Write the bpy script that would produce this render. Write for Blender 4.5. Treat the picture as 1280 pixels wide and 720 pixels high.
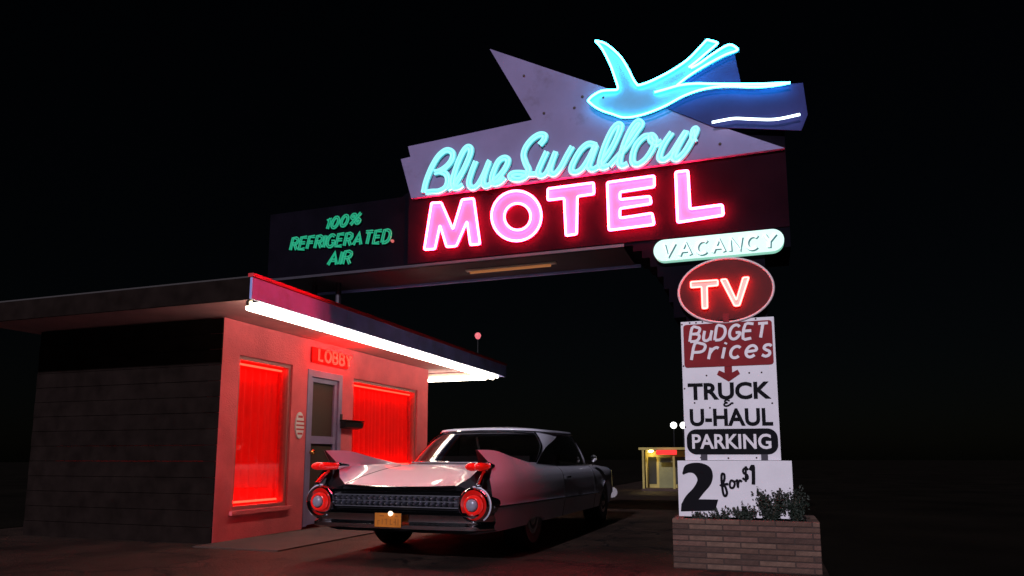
import bpy, bmesh, math, random
from mathutils import Vector, Matrix
R = math.radians
random.seed(7)
for o in list(bpy.data.objects):
    bpy.data.objects.remove(o)
scene = bpy.context.scene
col = scene.collection

# ------------------------------------------------------------------ camera
F, PSI, AL, H = 895.0, R(19.5), R(8.0), 1.0           # focal length (px of a 1280 frame), heading, tilt, eye height
CY = 572 - F * math.tan(AL)
cam_d = bpy.data.cameras.new('camera')
cam = bpy.data.objects.new('camera', cam_d)
col.objects.link(cam)
cam.location = (0, 0, H)
cam.rotation_euler = (R(90) + AL, 0, PSI)
cam_d.sensor_width = 36
cam_d.lens = 36 * F / 1280
cam_d.shift_y = (CY - 360) / 1280
cam_d.clip_end = 2000
scene.camera = cam

# ------------------------------------------------------------------ night sky, one far lamp of the street as the sun, exposure
SUN_EL, SUN_AZ = R(24), R(-2)          # behind the camera
world = bpy.data.worlds.new('World')
scene.world = world
world.use_nodes = True
wn = world.node_tree.nodes
sky = wn.new('ShaderNodeTexSky')
sky.sky_type = 'NISHITA'
sky.sun_disc = False
sky.sun_elevation = SUN_EL
sky.sun_rotation = R(180) - SUN_AZ
wn['Background'].inputs['Strength'].default_value = 0.00028
world.node_tree.links.new(sky.outputs[0], wn['Background'].inputs['Color'])
sun_d = bpy.data.lights.new('sun', 'SUN')
sun_d.energy = 2.0
sun_d.angle = R(1.5)
sun_d.color = (0.93, 0.86, 1.0)
sun = bpy.data.objects.new('sun', sun_d)
col.objects.link(sun)
sdir = Vector((math.sin(SUN_AZ) * math.cos(SUN_EL), -math.cos(SUN_AZ) * math.cos(SUN_EL), math.sin(SUN_EL)))
sun.rotation_euler = sdir.to_track_quat('Z', 'Y').to_euler()
sun.location = sdir * 60
vs = scene.view_settings
vs.view_transform = 'Standard'
vs.look = 'None'
vs.exposure = 0
vs.gamma = 1
scene.render.engine = 'CYCLES'
scene.cycles.use_denoising = True
scene.cycles.max_bounces = 6
scene.cycles.sample_clamp_indirect = 3.0

# ------------------------------------------------------------------ measuring: a point of the photograph on a real plane
_f = Vector((-math.sin(PSI) * math.cos(AL), math.cos(PSI) * math.cos(AL), math.sin(AL)))
_r = Vector((math.cos(PSI), math.sin(PSI), 0))
_u = _r.cross(_f)
def ray(px, py):
    return _f + _r * ((px - 640) / F) + _u * ((CY - py) / F)
def onY(px, py, Y):
    d = ray(px, py)
    k = Y / d.y
    return (d.x * k, Y, H + d.z * k)
def onX(px, py, X):
    d = ray(px, py)
    k = X / d.x
    return (X, d.y * k, H + d.z * k)

# ------------------------------------------------------------------ materials
MATS = {}
def mat(name, color, rough=0.6, metal=0.0, emit=None, es=0.0, bump=0.0, bscale=30.0, vary=0.0, vscale=4.0, coat=0.0, spec=0.5,
        stain=None, stain_scale=3.0, stain_lo=0.58, stain_hi=0.72):
    m = bpy.data.materials.new(name)
    m.use_nodes = True
    nt = m.node_tree
    b = nt.nodes['Principled BSDF']
    b.inputs['Base Color'].default_value = (*color, 1)
    b.inputs['Roughness'].default_value = rough
    b.inputs['Metallic'].default_value = metal
    b.inputs['Specular IOR Level'].default_value = spec
    b.inputs['Coat Weight'].default_value = coat
    b.inputs['Coat Roughness'].default_value = 0.04
    if emit:
        b.inputs['Emission Color'].default_value = (*emit, 1)
        b.inputs['Emission Strength'].default_value = es
    tc = nt.nodes.new('ShaderNodeTexCoord')
    last = None
    if vary:
        n = nt.nodes.new('ShaderNodeTexNoise')
        n.inputs['Scale'].default_value = vscale
        n.inputs['Detail'].default_value = 6
        nt.links.new(tc.outputs['Object'], n.inputs['Vector'])
        r = nt.nodes.new('ShaderNodeMapRange')
        r.inputs[1].default_value = 0.3
        r.inputs[2].default_value = 0.7
        r.inputs[3].default_value = 1 - vary
        r.inputs[4].default_value = 1 + vary
        nt.links.new(n.outputs['Fac'], r.inputs[0])
        mx = nt.nodes.new('ShaderNodeMix')
        mx.data_type = 'RGBA'
        mx.blend_type = 'MULTIPLY'
        mx.inputs[0].default_value = 1
        mx.inputs[6].default_value = (*color, 1)
        nt.links.new(r.outputs[0], mx.inputs[7])
        last = mx.outputs[2]
    if stain:
        n2 = nt.nodes.new('ShaderNodeTexNoise')
        n2.inputs['Scale'].default_value = stain_scale
        n2.inputs['Detail'].default_value = 8
        n2.inputs['Roughness'].default_value = 0.7
        nt.links.new(tc.outputs['Object'], n2.inputs['Vector'])
        r2 = nt.nodes.new('ShaderNodeMapRange')
        r2.inputs[1].default_value = stain_lo
        r2.inputs[2].default_value = stain_hi
        nt.links.new(n2.outputs['Fac'], r2.inputs[0])
        m2 = nt.nodes.new('ShaderNodeMix')
        m2.data_type = 'RGBA'
        nt.links.new(r2.outputs[0], m2.inputs[0])
        if last:
            nt.links.new(last, m2.inputs[6])
        else:
            m2.inputs[6].default_value = (*color, 1)
        m2.inputs[7].default_value = (*stain, 1)
        last = m2.outputs[2]
    if last:
        nt.links.new(last, b.inputs['Base Color'])
    if bump:
        n3 = nt.nodes.new('ShaderNodeTexNoise')
        n3.inputs['Scale'].default_value = bscale
        n3.inputs['Detail'].default_value = 5
        nt.links.new(tc.outputs['Object'], n3.inputs['Vector'])
        bp = nt.nodes.new('ShaderNodeBump')
        bp.inputs['Strength'].default_value = bump
        bp.inputs['Distance'].default_value = 0.02
        nt.links.new(n3.outputs['Fac'], bp.inputs['Height'])
        nt.links.new(bp.outputs[0], b.inputs['Normal'])
    MATS[name] = m
    return m
def add_cracks(m, scale, width, dark):
    nt = m.node_tree
    b = nt.nodes['Principled BSDF']
    src = b.inputs['Base Color'].links[0].from_socket
    tc = nt.nodes.new('ShaderNodeTexCoord')
    ns = nt.nodes.new('ShaderNodeTexNoise')
    ns.inputs['Scale'].default_value = 2.2
    ns.inputs['Detail'].default_value = 5
    nt.links.new(tc.outputs['Object'], ns.inputs['Vector'])
    ad = nt.nodes.new('ShaderNodeMix')
    ad.data_type = 'RGBA'
    ad.blend_type = 'LINEAR_LIGHT'
    ad.inputs[0].default_value = 0.35
    nt.links.new(tc.outputs['Object'], ad.inputs[6])
    nt.links.new(ns.outputs['Color'], ad.inputs[7])
    vo = nt.nodes.new('ShaderNodeTexVoronoi')
    vo.feature = 'DISTANCE_TO_EDGE'
    vo.inputs['Scale'].default_value = scale
    nt.links.new(ad.outputs[2], vo.inputs['Vector'])
    mr = nt.nodes.new('ShaderNodeMapRange')
    mr.inputs[1].default_value = width * .4
    mr.inputs[2].default_value = width
    mr.inputs[3].default_value = 1
    mr.inputs[4].default_value = 0
    nt.links.new(vo.outputs['Distance'], mr.inputs[0])
    mx = nt.nodes.new('ShaderNodeMix')
    mx.data_type = 'RGBA'
    nt.links.new(mr.outputs[0], mx.inputs[0])
    nt.links.new(src, mx.inputs[6])
    mx.inputs[7].default_value = (*dark, 1)
    nt.links.new(mx.outputs[2], b.inputs['Base Color'])
def glass_mat(name, tint, gloss=0.04):
    m = bpy.data.materials.new(name)
    m.use_nodes = True
    nt = m.node_tree
    out = nt.nodes['Material Output']
    nt.nodes.remove(nt.nodes['Principled BSDF'])
    t = nt.nodes.new('ShaderNodeBsdfTransparent')
    t.inputs[0].default_value = (*tint, 1)
    g = nt.nodes.new('ShaderNodeBsdfGlossy')
    g.inputs['Roughness'].default_value = gloss
    lw = nt.nodes.new('ShaderNodeLayerWeight')
    lw.inputs[0].default_value = 0.5
    pw_ = nt.nodes.new('ShaderNodeMath')
    pw_.operation = 'POWER'
    pw_.inputs[1].default_value = 4.0
    nt.links.new(lw.outputs['Facing'], pw_.inputs[0])
    ma = nt.nodes.new('ShaderNodeMath')
    ma.operation = 'MULTIPLY_ADD'
    ma.inputs[1].default_value = 0.85
    ma.inputs[2].default_value = 0.04
    nt.links.new(pw_.outputs[0], ma.inputs[0])
    mx = nt.nodes.new('ShaderNodeMixShader')
    nt.links.new(ma.outputs[0], mx.inputs[0])
    nt.links.new(t.outputs[0], mx.inputs[1])
    nt.links.new(g.outputs[0], mx.inputs[2])
    nt.links.new(mx.outputs[0], out.inputs['Surface'])
    return m
def emit_mat(name, color, s):
    return mat(name, (0.04, 0.04, 0.04), 0.3, emit=color, es=s)

ASPHALT = mat('asphalt', (0.032, 0.018, 0.013), 0.62, bump=0.9, bscale=38, vary=0.6, vscale=1.6, stain=(0.013, 0.009, 0.008), stain_scale=0.7, spec=0.3)
add_cracks(ASPHALT, .55, .012, (0.004, 0.003, 0.003))
NIGHTGROUND = mat('night_dark_ground', (0.008, 0.0065, 0.005), 1.0, spec=0.02, bump=0.6, bscale=12, vary=0.4, vscale=0.4)  # ground meant to vanish in the dark; the darkness is in its colour
CONCRETE = mat('concrete', (0.06, 0.034, 0.026), 0.85, bump=0.35, bscale=30, vary=0.25, vscale=2.0, stain=(0.07, 0.05, 0.045))
STUCCO = mat('pink_stucco', (0.70, 0.115, 0.135), 0.9, bump=0.4, bscale=70, vary=0.16, vscale=2.2, stain=(0.56, 0.085, 0.10), stain_scale=1.4, stain_lo=0.5, stain_hi=0.8)
SOFFIT = mat('soffit_paint', (0.58, 0.28, 0.28), 0.8, bump=0.15, bscale=20, vary=0.1)
FASCIA = mat('fascia_paint', (0.34, 0.40, 0.80), 0.6, bump=0.1, bscale=12, vary=0.18, vscale=2.5, stain=(0.22, 0.22, 0.42), stain_scale=1.1)
TRIMRED = mat('red_metal_edge', (0.55, 0.02, 0.03), 0.5, vary=0.2)
ROOFING = mat('roofing', (0.05, 0.045, 0.045), 0.95, bump=0.4, bscale=60)
CURTAIN = mat('red_curtain', (0.62, 0.006, 0.005), 0.85, emit=(1.0, 0.004, 0.002), es=0.42, vary=0.1, vscale=6)
DOORPAINT = mat('lavender_door_paint', (0.20, 0.17, 0.30), 0.5, vary=0.15, vscale=5)
SCREEN = mat('door_screen', (0.035, 0.02, 0.012), 0.7, bump=0.3, bscale=200)
BRASS = mat('brass', (0.8, 0.42, 0.12), 0.25, metal=1)
DARKWOOD = mat('dark_weatherboard', (0.012, 0.008, 0.007), 0.9, spec=0.02, vary=0.3, vscale=5)
BLACKM = mat('black_enamel', (0.012, 0.012, 0.013), 0.4, vary=0.2)
PLAQUEW = mat('plaque_white', (0.72, 0.68, 0.7), 0.5)
PLAQUER = mat('plaque_red', (0.5, 0.05, 0.06), 0.5)
FLUO = emit_mat('fluorescent_glow', (1.0, 0.86, 0.68), 15.0)
FLUOFIX = mat('lamp_enamel', (0.75, 0.68, 0.55), 0.4, vary=0.1)
OLDFLUO = emit_mat('dim_tube_glow', (1.0, 0.36, 0.12), 0.3)
CAB = mat('cabinet_navy', (0.005, 0.004, 0.0075), 0.9, spec=0.02, vary=0.25, vscale=3, stain=(0.006, 0.005, 0.008), stain_scale=5, bump=0.05, bscale=8)
MPANEL = mat('letter_panel_red_glow', (0.015, 0.004, 0.008), 0.9, spec=0.02, vary=0.2, vscale=3)  # reddened so the colour itself carries the neon glow around MOTEL
CABU = mat('cabinet_underside', (0.035, 0.02, 0.028), 0.6, vary=0.3, vscale=3, stain=(0.05, 0.025, 0.02), stain_scale=4)
STAR = mat('star_panel_lavender', (0.235, 0.19, 0.36), 0.65, spec=0.2, vary=0.10, vscale=3.0, stain=(0.17, 0.13, 0.23), stain_scale=2.2, bump=0.05, bscale=6)
NAVY = mat('wing_panel_blue', (0.034, 0.038, 0.15), 0.7, spec=0.1, vary=0.12)
BIRD = mat('swallow_blue', (0.17, 0.40, 0.62), 0.6, spec=0.2, vary=0.12, vscale=5)
BIRDTUBE = emit_mat('ice_blue_neon', (0.05, 0.72, 1.0), 18.0)
WHITETUBE = emit_mat('white_blue_neon', (0.75, 0.92, 1.0), 4.5)
SCRIPTF = mat('script_face', (0.35, 0.8, 0.86), 0.5)
SCRIPTT = emit_mat('aqua_neon', (0.29, 0.86, 0.94), 1.25)
MFACE = mat('motel_face', (0.85, 0.29, 0.52), 0.5, vary=0.04)
MTUBE = emit_mat('rose_neon', (1.0, 0.016, 0.048), 130.0)
GREENT = emit_mat('green_neon', (0.010, 0.42, 0.22), 0.85)
PILOT = emit_mat('pilot_glow', (1.0, 0.22, 0.2), 0.6)
VACF = mat('vacancy_face', (0.8, 0.9, 0.85), 0.4, emit=(0.42, 1.0, 0.78), es=0.62)
VACL = mat('vacancy_letter_white', (0.85, 0.9, 0.88), 0.4, emit=(0.6, 1.0, 0.9), es=0.65)
VACT = mat('vacancy_letter_teal', (0.02, 0.22, 0.22), 0.5)
TVF = mat('oval_face', (0.10, 0.007, 0.009), 0.6, spec=0.15, vary=0.2)
TVRIM = mat('oval_rim', (0.8, 0.6, 0.62), 0.4)
TVL = mat('oval_letter_face', (0.8, 0.55, 0.5), 0.5)
TVT = emit_mat('red_neon', (1.0, 0.04, 0.035), 26.0)
BOARDW = mat('board_white', (0.80, 0.78, 0.84), 0.5, vary=0.06, vscale=4, stain=(0.40, 0.30, 0.28), stain_scale=7, stain_lo=0.66, stain_hi=0.78, bump=0.04, bscale=5)
BOARDR = mat('board_red', (0.24, 0.012, 0.018), 0.6, spec=0.15, vary=0.18, vscale=6)
BOARDK = mat('board_black', (0.006, 0.006, 0.009), 0.7, spec=0.1, vary=0.2)
WHITEP = mat('white_lettering', (0.82, 0.79, 0.84), 0.5, vary=0.05)
BOLT = mat('rusty_bolt', (0.05, 0.03, 0.028), 0.6, metal=0.3)
STEEL = mat('sign_steel', (0.035, 0.03, 0.045), 0.5, metal=0.3, vary=0.2)
BRICKS = [mat('brick_%s' % n, c, 0.9, bump=0.5, bscale=70, vary=0.22, vscale=16) for n, c in
          (('rose', (0.135, 0.070, 0.054)), ('brown', (0.105, 0.056, 0.041)), ('tan', (0.155, 0.090, 0.066)), ('dark', (0.075, 0.040, 0.031)))]
MORTAR = mat('mortar', (0.055, 0.035, 0.03), 0.95, bump=0.4, bscale=80)
SOIL = mat('soil', (0.03, 0.02, 0.015), 1.0, bump=0.8, bscale=40)
LEAF = mat('shrub_leaf', (0.016, 0.026, 0.018), 0.6, vary=0.4, vscale=9)
STEM = mat('shrub_stem', (0.05, 0.035, 0.02), 0.9)
PAINT = mat('pale_pink_paint', (0.60, 0.60, 0.70), 0.42, coat=0.7, vary=0.03, vscale=2)
CHROME = mat('chrome', (0.62, 0.62, 0.65), 0.09, metal=1, bump=0.02, bscale=9)
DARKCH = mat('dark_chrome', (0.02, 0.02, 0.024), 0.35, metal=0.6)  # one dark metal for grille back, tail, nose, fin edges and seams
SILVER = mat('silver_grille', (0.45, 0.46, 0.54), 0.3, metal=1)
LENSRED = mat('red_lens', (0.7, 0.01, 0.008), 0.12, emit=(1.0, 0.012, 0.008), es=0.32, coat=1)  # unlit lenses; the emission stands in for red neon reflected in them
LENSCLR = mat('clear_lens', (0.28, 0.26, 0.34), 0.12, coat=1)
RUBBER = mat('rubber', (0.006, 0.006, 0.006), 0.8, spec=0.15, vary=0.2)
WHITEW = mat('whitewall', (0.16, 0.14, 0.14), 0.7)
PLATEM = mat('plate_yellow', (0.55, 0.17, 0.015), 0.4, vary=0.15, vscale=20)
PLATEK = mat('plate_print', (0.38, 0.115, 0.012), 0.5)
PLATEL = emit_mat('plate_lamp_glow', (1.0, 0.75, 0.5), 2.2)
CARGLASS = glass_mat('car_glass', (0.28, 0.3, 0.3))
PANE = glass_mat('window_glass', (0.9, 0.88, 0.88))
SEATM = mat('seat_vinyl', (0.05, 0.03, 0.03), 0.5)
FARWALL = mat('far_wall', (0.42, 0.34, 0.10), 0.8, vary=0.2, vscale=1.5)
FARDOOR = mat('far_door', (0.18, 0.18, 0.07), 0.6, vary=0.15, vscale=2)
FARDARK = mat('far_glass', (0.03, 0.03, 0.02), 0.2)
FARRED = emit_mat('far_red_glow', (1.0, 0.012, 0.006), 1.3)
FARLAMP = emit_mat('porch_glow', (1.0, 0.78, 0.32), 60.0)
GLOBE = emit_mat('globe_glow', (1.0, 1.0, 0.95), 4.0)
REDBULB = emit_mat('red_bulb_glow', (1.0, 0.20, 0.24), 0.9)

# ------------------------------------------------------------------ object helpers
def tag(o, label=None, cat=None, group=None, kind=None):
    if label: o['label'] = label
    if cat: o['category'] = cat
    if group: o['group'] = group
    if kind: o['kind'] = kind
    return o
def thing(name, loc, label, cat, group=None, rz=0.0):
    e = bpy.data.objects.new(name, None)
    col.objects.link(e)
    e.location = loc
    e.rotation_euler.z = rz
    e.empty_display_size = 0.2
    return tag(e, label, cat, group)
class MB:
    """collects vertices and faces of one mesh"""
    def __init__(s):
        s.v, s.f = [], []
    def add(s, vs_, fs_):
        n = len(s.v)
        s.v += [tuple(p) for p in vs_]
        s.f += [tuple(i + n for i in f) for f in fs_]
        return s
    def box(s, x0, x1, y0, y1, z0, z1):
        return s.add([(x0, y0, z0), (x1, y0, z0), (x1, y1, z0), (x0, y1, z0), (x0, y0, z1), (x1, y0, z1), (x1, y1, z1), (x0, y1, z1)],
                     [(0, 3, 2, 1), (4, 5, 6, 7), (0, 1, 5, 4), (1, 2, 6, 5), (2, 3, 7, 6), (3, 0, 4, 7)])
    def tube(s, path, r, closed=False, seg=8, flat=1.0):
        P = [Vector(p) for p in path]
        Q = [P[0]]
        for p in P[1:]:
            if (p - Q[-1]).length > 1e-5: Q.append(p)
        if closed and (Q[0] - Q[-1]).length < 1e-5: Q.pop()
        P = Q
        n = len(P)
        ref = None
        rings = []
        for i in range(n):
            if closed:
                t = (P[(i + 1) % n] - P[i]).normalized() + (P[i] - P[i - 1]).normalized()
            else:
                a = P[min(i + 1, n - 1)] - P[i]
                b = P[i] - P[max(i - 1, 0)]
                t = (a.normalized() if a.length else Vector()) + (b.normalized() if b.length else Vector())
            if t.length < 1e-6: t = P[(i + 1) % n] - P[i]
            t.normalize()
            if ref is None:
                ref = Vector((0, 1, 0)) if abs(t.y) < 0.9 else Vector((0, 0, 1))
            u = (ref - t * ref.dot(t)).normalized()
            ref = u
            w = t.cross(u)
            rr = r[i] if isinstance(r, (list, tuple)) else r
            rings.append([P[i] + u * (rr * flat * math.cos(2 * math.pi * k / seg)) + w * (rr * math.sin(2 * math.pi * k / seg)) for k in range(seg)])
        vv = [p for g in rings for p in g]
        ff = []
        m = n if closed else n - 1
        for i in range(m):
            j = (i + 1) % n
            for k in range(seg):
                l = (k + 1) % seg
                ff.append((i * seg + k, i * seg + l, j * seg + l, j * seg + k))
        if not closed:
            ff.append(tuple(range(seg - 1, -1, -1)))
            ff.append(tuple((n - 1) * seg + k for k in range(seg)))
        return s.add(vv, ff)
    def prism(s, pts, y0, y1):
        """polygon of (x,z) points standing across Y, between y0 (front) and y1"""
        n = len(pts)
        a = sum(pts[i][0] * pts[(i + 1) % n][1] - pts[(i + 1) % n][0] * pts[i][1] for i in range(n))
        if a < 0: pts = pts[::-1]
        vv = [(x, y0, z) for x, z in pts] + [(x, y1, z) for x, z in pts]
        ff = [tuple(range(n)), tuple(range(2 * n - 1, n - 1, -1))]
        ff += [((i + 1) % n, i, n + i, n + (i + 1) % n) for i in range(n)]
        return s.add(vv, ff)
    def lathe(s, prof, c, axis='y', seg=24, sx=1.0, sz=1.0):
        """profile of (along axis, radius)"""
        rings = []
        for a, r in prof:
            ring = []
            for k in range(seg):
                t = 2 * math.pi * k / seg
                p, q = r * math.cos(t) * sx, r * math.sin(t) * sz
                d = {'y': (p, a, q), 'z': (p, q, a), 'x': (a, p, q)}[axis]
                ring.append((c[0] + d[0], c[1] + d[1], c[2] + d[2]))
            rings.append(ring)
        vv = [p for g in rings for p in g]
        ff = []
        for i in range(len(rings) - 1):
            for k in range(seg):
                l = (k + 1) % seg
                ff.append((i * seg + k, (i + 1) * seg + k, (i + 1) * seg + l, i * seg + l))
        ff.append(tuple(range(seg)))
        ff.append(tuple((len(rings) - 1) * seg + k for k in range(seg - 1, -1, -1)))
        return s.add(vv, ff)
    def build(s, name, material, parent=None, smooth=False, angle=35):
        me = bpy.data.meshes.new(name)
        me.from_pydata(s.v, [], s.f)
        me.materials.append(material)
        bm = bmesh.new()
        bm.from_mesh(me)
        bmesh.ops.recalc_face_normals(bm, faces=bm.faces)
        bm.to_mesh(me)
        bm.free()
        if smooth:
            me.shade_smooth()
            me.set_sharp_from_angle(angle=R(angle))
        o = bpy.data.objects.new(name, me)
        col.objects.link(o)
        if parent: attach(o, parent)
        return o
def attach(o, parent):
    o.parent = parent
    if parent.type == 'EMPTY' and not parent.get('local'):
        o.matrix_parent_inverse = Matrix.Translation(-Vector(parent.location))
def copy_mesh(src, name, parent, loc=None, material=None):
    o = src.copy()
    o.name = name
    col.objects.link(o)
    attach(o, parent)
    if loc is not None: o.location = loc
    return o
def smooth_path(pts, n=6, closed=False):
    P = [Vector(p) for p in pts]
    out = []
    m = len(P)
    rng = m if closed else m - 1
    for i in range(rng):
        if closed:
            a, b, c, d = P[i - 1], P[i], P[(i + 1) % m], P[(i + 2) % m]
        else:
            b, c = P[i], P[i + 1]
            a = P[i - 1] if i else b * 2 - c
            d = P[i + 2] if i + 2 < m else c * 2 - b
        for k in range(n):
            t = k / n
            out.append(0.5 * ((2 * b) + (c - a) * t + (2 * a - 5 * b + 4 * c - d) * t * t + (3 * b - a - 3 * c + d) * t ** 3))
    if not closed: out.append(P[-1])
    return out
def ribbon(mb, path, w, thick=0.006, lift=0.00012):
    """flat stroke across Y; creeps forward along its length so that crossings never share a plane; w a half width"""
    P = [Vector(p) for p in path]
    n = len(P)
    L, Rr = [], []
    for i in range(n):
        t = P[min(i + 1, n - 1)] - P[max(i - 1, 0)]
        if t.length < 1e-7: t = Vector((1, 0, 0))
        t.normalize()
        nn = Vector((-t.z, 0, t.x))
        off = Vector((0, -lift * i, 0))
        ww = w
        L.append(P[i] + nn * ww + off)
        Rr.append(P[i] - nn * ww + off)
    vv = []
    for a, b in zip(L, Rr):
        vv += [a, b, a + Vector((0, thick, 0)), b + Vector((0, thick, 0))]
    ff = []
    for i in range(n - 1):
        a, b = 4 * i, 4 * (i + 1)
        ff += [(a, a + 1, b + 1, b), (a, b, b + 2, a + 2), (a + 1, a + 3, b + 3, b + 1), (a + 2, b + 2, b + 3, a + 3)]
    ff += [(0, 2, 3, 1), (4 * n - 4, 4 * n - 3, 4 * n - 1, 4 * n - 2)]
    mb.add(vv, ff)
def arc(cx, cy, rx, ry, a0, a1, n=8):
    return [(cx + rx * math.cos(R(a0 + (a1 - a0) * i / n)), cy + ry * math.sin(R(a0 + (a1 - a0) * i / n))) for i in range(n + 1)]
GLYPH = {
    'A': (.72, [[(0, 0), (.36, 1), (.72, 0)], [(.13, .35), (.59, .35)]]),
    'B': (.62, [[(0, 0), (0, 1), (.35, 1), (.53, .92), (.56, .76), (.5, .6), (.35, .54), (.03, .54)], [(.35, .53), (.56, .45), (.62, .27), (.54, .08), (.36, 0), (.03, 0)]]),
    'C': (.66, [arc(.36, .5, .36, .5, 45, 315, 14)]),
    'D': (.64, [[(0, 0), (0, 1), (.3, 1)] + arc(.28, .5, .36, .5, 80, -80, 8) + [(.3, 0), (.03, 0)]]),
    'E': (.54, [[(.54, 1), (0, 1), (0, 0), (.54, 0)], [(.03, .53), (.46, .53)]]),
    'F': (.52, [[(.52, 1), (0, 1), (0, 0)], [(.03, .53), (.44, .53)]]),
    'G': (.68, [arc(.36, .5, .36, .5, 45, 340, 14) + [(.68, .45), (.42, .45)]]),
    'I': (.0, [[(0, 0), (0, 1)]]),
    'K': (.6, [[(0, 0), (0, 1)], [(.56, 1), (.03, .45)], [(.2, .6), (.6, 0)]]),
    'L': (.5, [[(0, 1), (0, 0), (.5, 0)]]),
    'N': (.62, [[(0, 0), (0, 1), (.62, 0), (.62, 1)]]),
    'O': (.74, [arc(.37, .5, .37, .5, 90, 450, 18)]),
    'P': (.58, [[(0, 0), (0, 1), (.34, 1), (.54, .9), (.58, .73), (.52, .55), (.34, .47), (.03, .47)]]),
    'R': (.6, [[(0, 0), (0, 1), (.34, 1), (.53, .9), (.57, .74), (.51, .57), (.34, .5), (.03, .5)], [(.3, .48), (.6, 0)]]),
    'T': (.64, [[(0, 1), (.64, 1)], [(.32, .97), (.32, 0)]]),
    'U': (.62, [[(0, 1), (0, .3)] + arc(.31, .3, .31, .3, 180, 360, 8) + [(.62, 1)]]),
    'V': (.7, [[(0, 1), (.35, 0), (.7, 1)]]),
    'Y': (.66, [[(0, 1), (.33, .48), (.33, 0)], [(.66, 1), (.35, .52)]]),
    '1': (.2, [[(0, .8), (.18, 1), (.18, 0)]]),
    '0': (.5, [arc(.25, .5, .25, .5, 90, 450, 14)]),
    '%': (.8, [arc(.17, .77, .16, .2, 90, 450, 10), [(.7, 1), (.1, 0)], arc(.63, .23, .16, .2, 90, 450, 10)]),
    'u': (.5, [[(0, .72), (0, .22), (.1, .03), (.26, 0), (.42, .12), (.48, .3)], [(.5, .72), (.48, .3), (.5, 0)]]),
    'r': (.4, [[(0, .7), (0, 0)], [(.02, .38), (.12, .6), (.28, .7), (.4, .64)]]),
    'i': (.06, [[(0, .68), (0, 0)], [(.0, .88), (.03, .98)]]),
    'c': (.46, [arc(.26, .35, .26, .35, 45, 315, 10)]),
    'e': (.5, [[(.03, .34), (.48, .40), (.44, .6), (.28, .7), (.1, .62), (.0, .36), (.08, .1), (.27, 0), (.46, .12)]]),
    's': (.42, [[(.4, .6), (.28, .7), (.1, .66), (.06, .5), (.2, .38), (.36, .28), (.38, .1), (.22, 0), (.02, .1)]]),
    '-': (.3, [[(0, .42), (.3, .42)]]),
}
def set_text(text, height, gap=.22, slant=0.0):
    """strokes (x,z) of each character from 0, list of lists, and the total width"""
    out, x = [], 0.0
    for ch in text:
        if ch == ' ':
            x += .4 * height
            continue
        w, st = GLYPH[ch]
        out.append([[((x + (px + slant * py) * height), py * height) for px, py in s] for s in st])
        x += (w + gap) * height
    return out, x - gap * height
def fit_text(text, p0, p1, height, gap=.22, slant=0.0, sx=None):
    """strokes fitted between two (x,z) base points"""
    st, w = set_text(text, height, gap, slant)
    L = math.hypot(p1[0] - p0[0], p1[1] - p0[1])
    k = L / w
    tx, tz = (p1[0] - p0[0]) / L, (p1[1] - p0[1]) / L
    return [[[(p0[0] + x * k * tx - 0 * z, p0[1] + x * k * tz + z) for x, z in s] for s in g] for g in st]
def offset_line(P, d):
    out = []
    n = len(P)
    for i in range(n):
        a = P[min(i + 1, n - 1)]
        b = P[max(i - 1, 0)]
        tx, tz = a[0] - b[0], a[1] - b[1]
        l = math.hypot(tx, tz) or 1
        out.append((P[i][0] - tz / l * d, P[i][1] + tx / l * d))
    return out
def font_mesh(name, text, p0, p1, height, y, material, parent, bold=0.02, extrude=0.003):
    """heavy printed lettering, standing across Y, from p0 to p1 on its base line, cap height given"""
    cu = bpy.data.curves.new(name, 'FONT')
    cu.body = text
    cu.offset = bold
    cu.extrude = 0.01
    cu.resolution_u = 4
    ob = bpy.data.objects.new(name, cu)
    col.objects.link(ob)
    bpy.context.view_layer.update()
    me = bpy.data.meshes.new_from_object(ob.evaluated_get(bpy.context.evaluated_depsgraph_get()))
    bpy.data.objects.remove(ob)
    xs = [v.co.x for v in me.vertices]
    ys = [v.co.y for v in me.vertices]
    x0, x1, y0, y1 = min(xs), max(xs), min(ys), max(ys)
    for v in me.vertices:
        t = (v.co.x - x0) / (x1 - x0)
        h = (v.co.y - y0) / (y1 - y0)
        d = -1 if v.co.z > 0 else 1
        v.co = (p0[0] + (p1[0] - p0[0]) * t, y + d * extrude, p0[1] + (p1[1] - p0[1]) * t + h * height)
    me.materials.clear()
    me.materials.append(material)
    me.name = name
    o = bpy.data.objects.new(name, me)
    col.objects.link(o)
    attach(o, parent)
    return o

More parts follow.
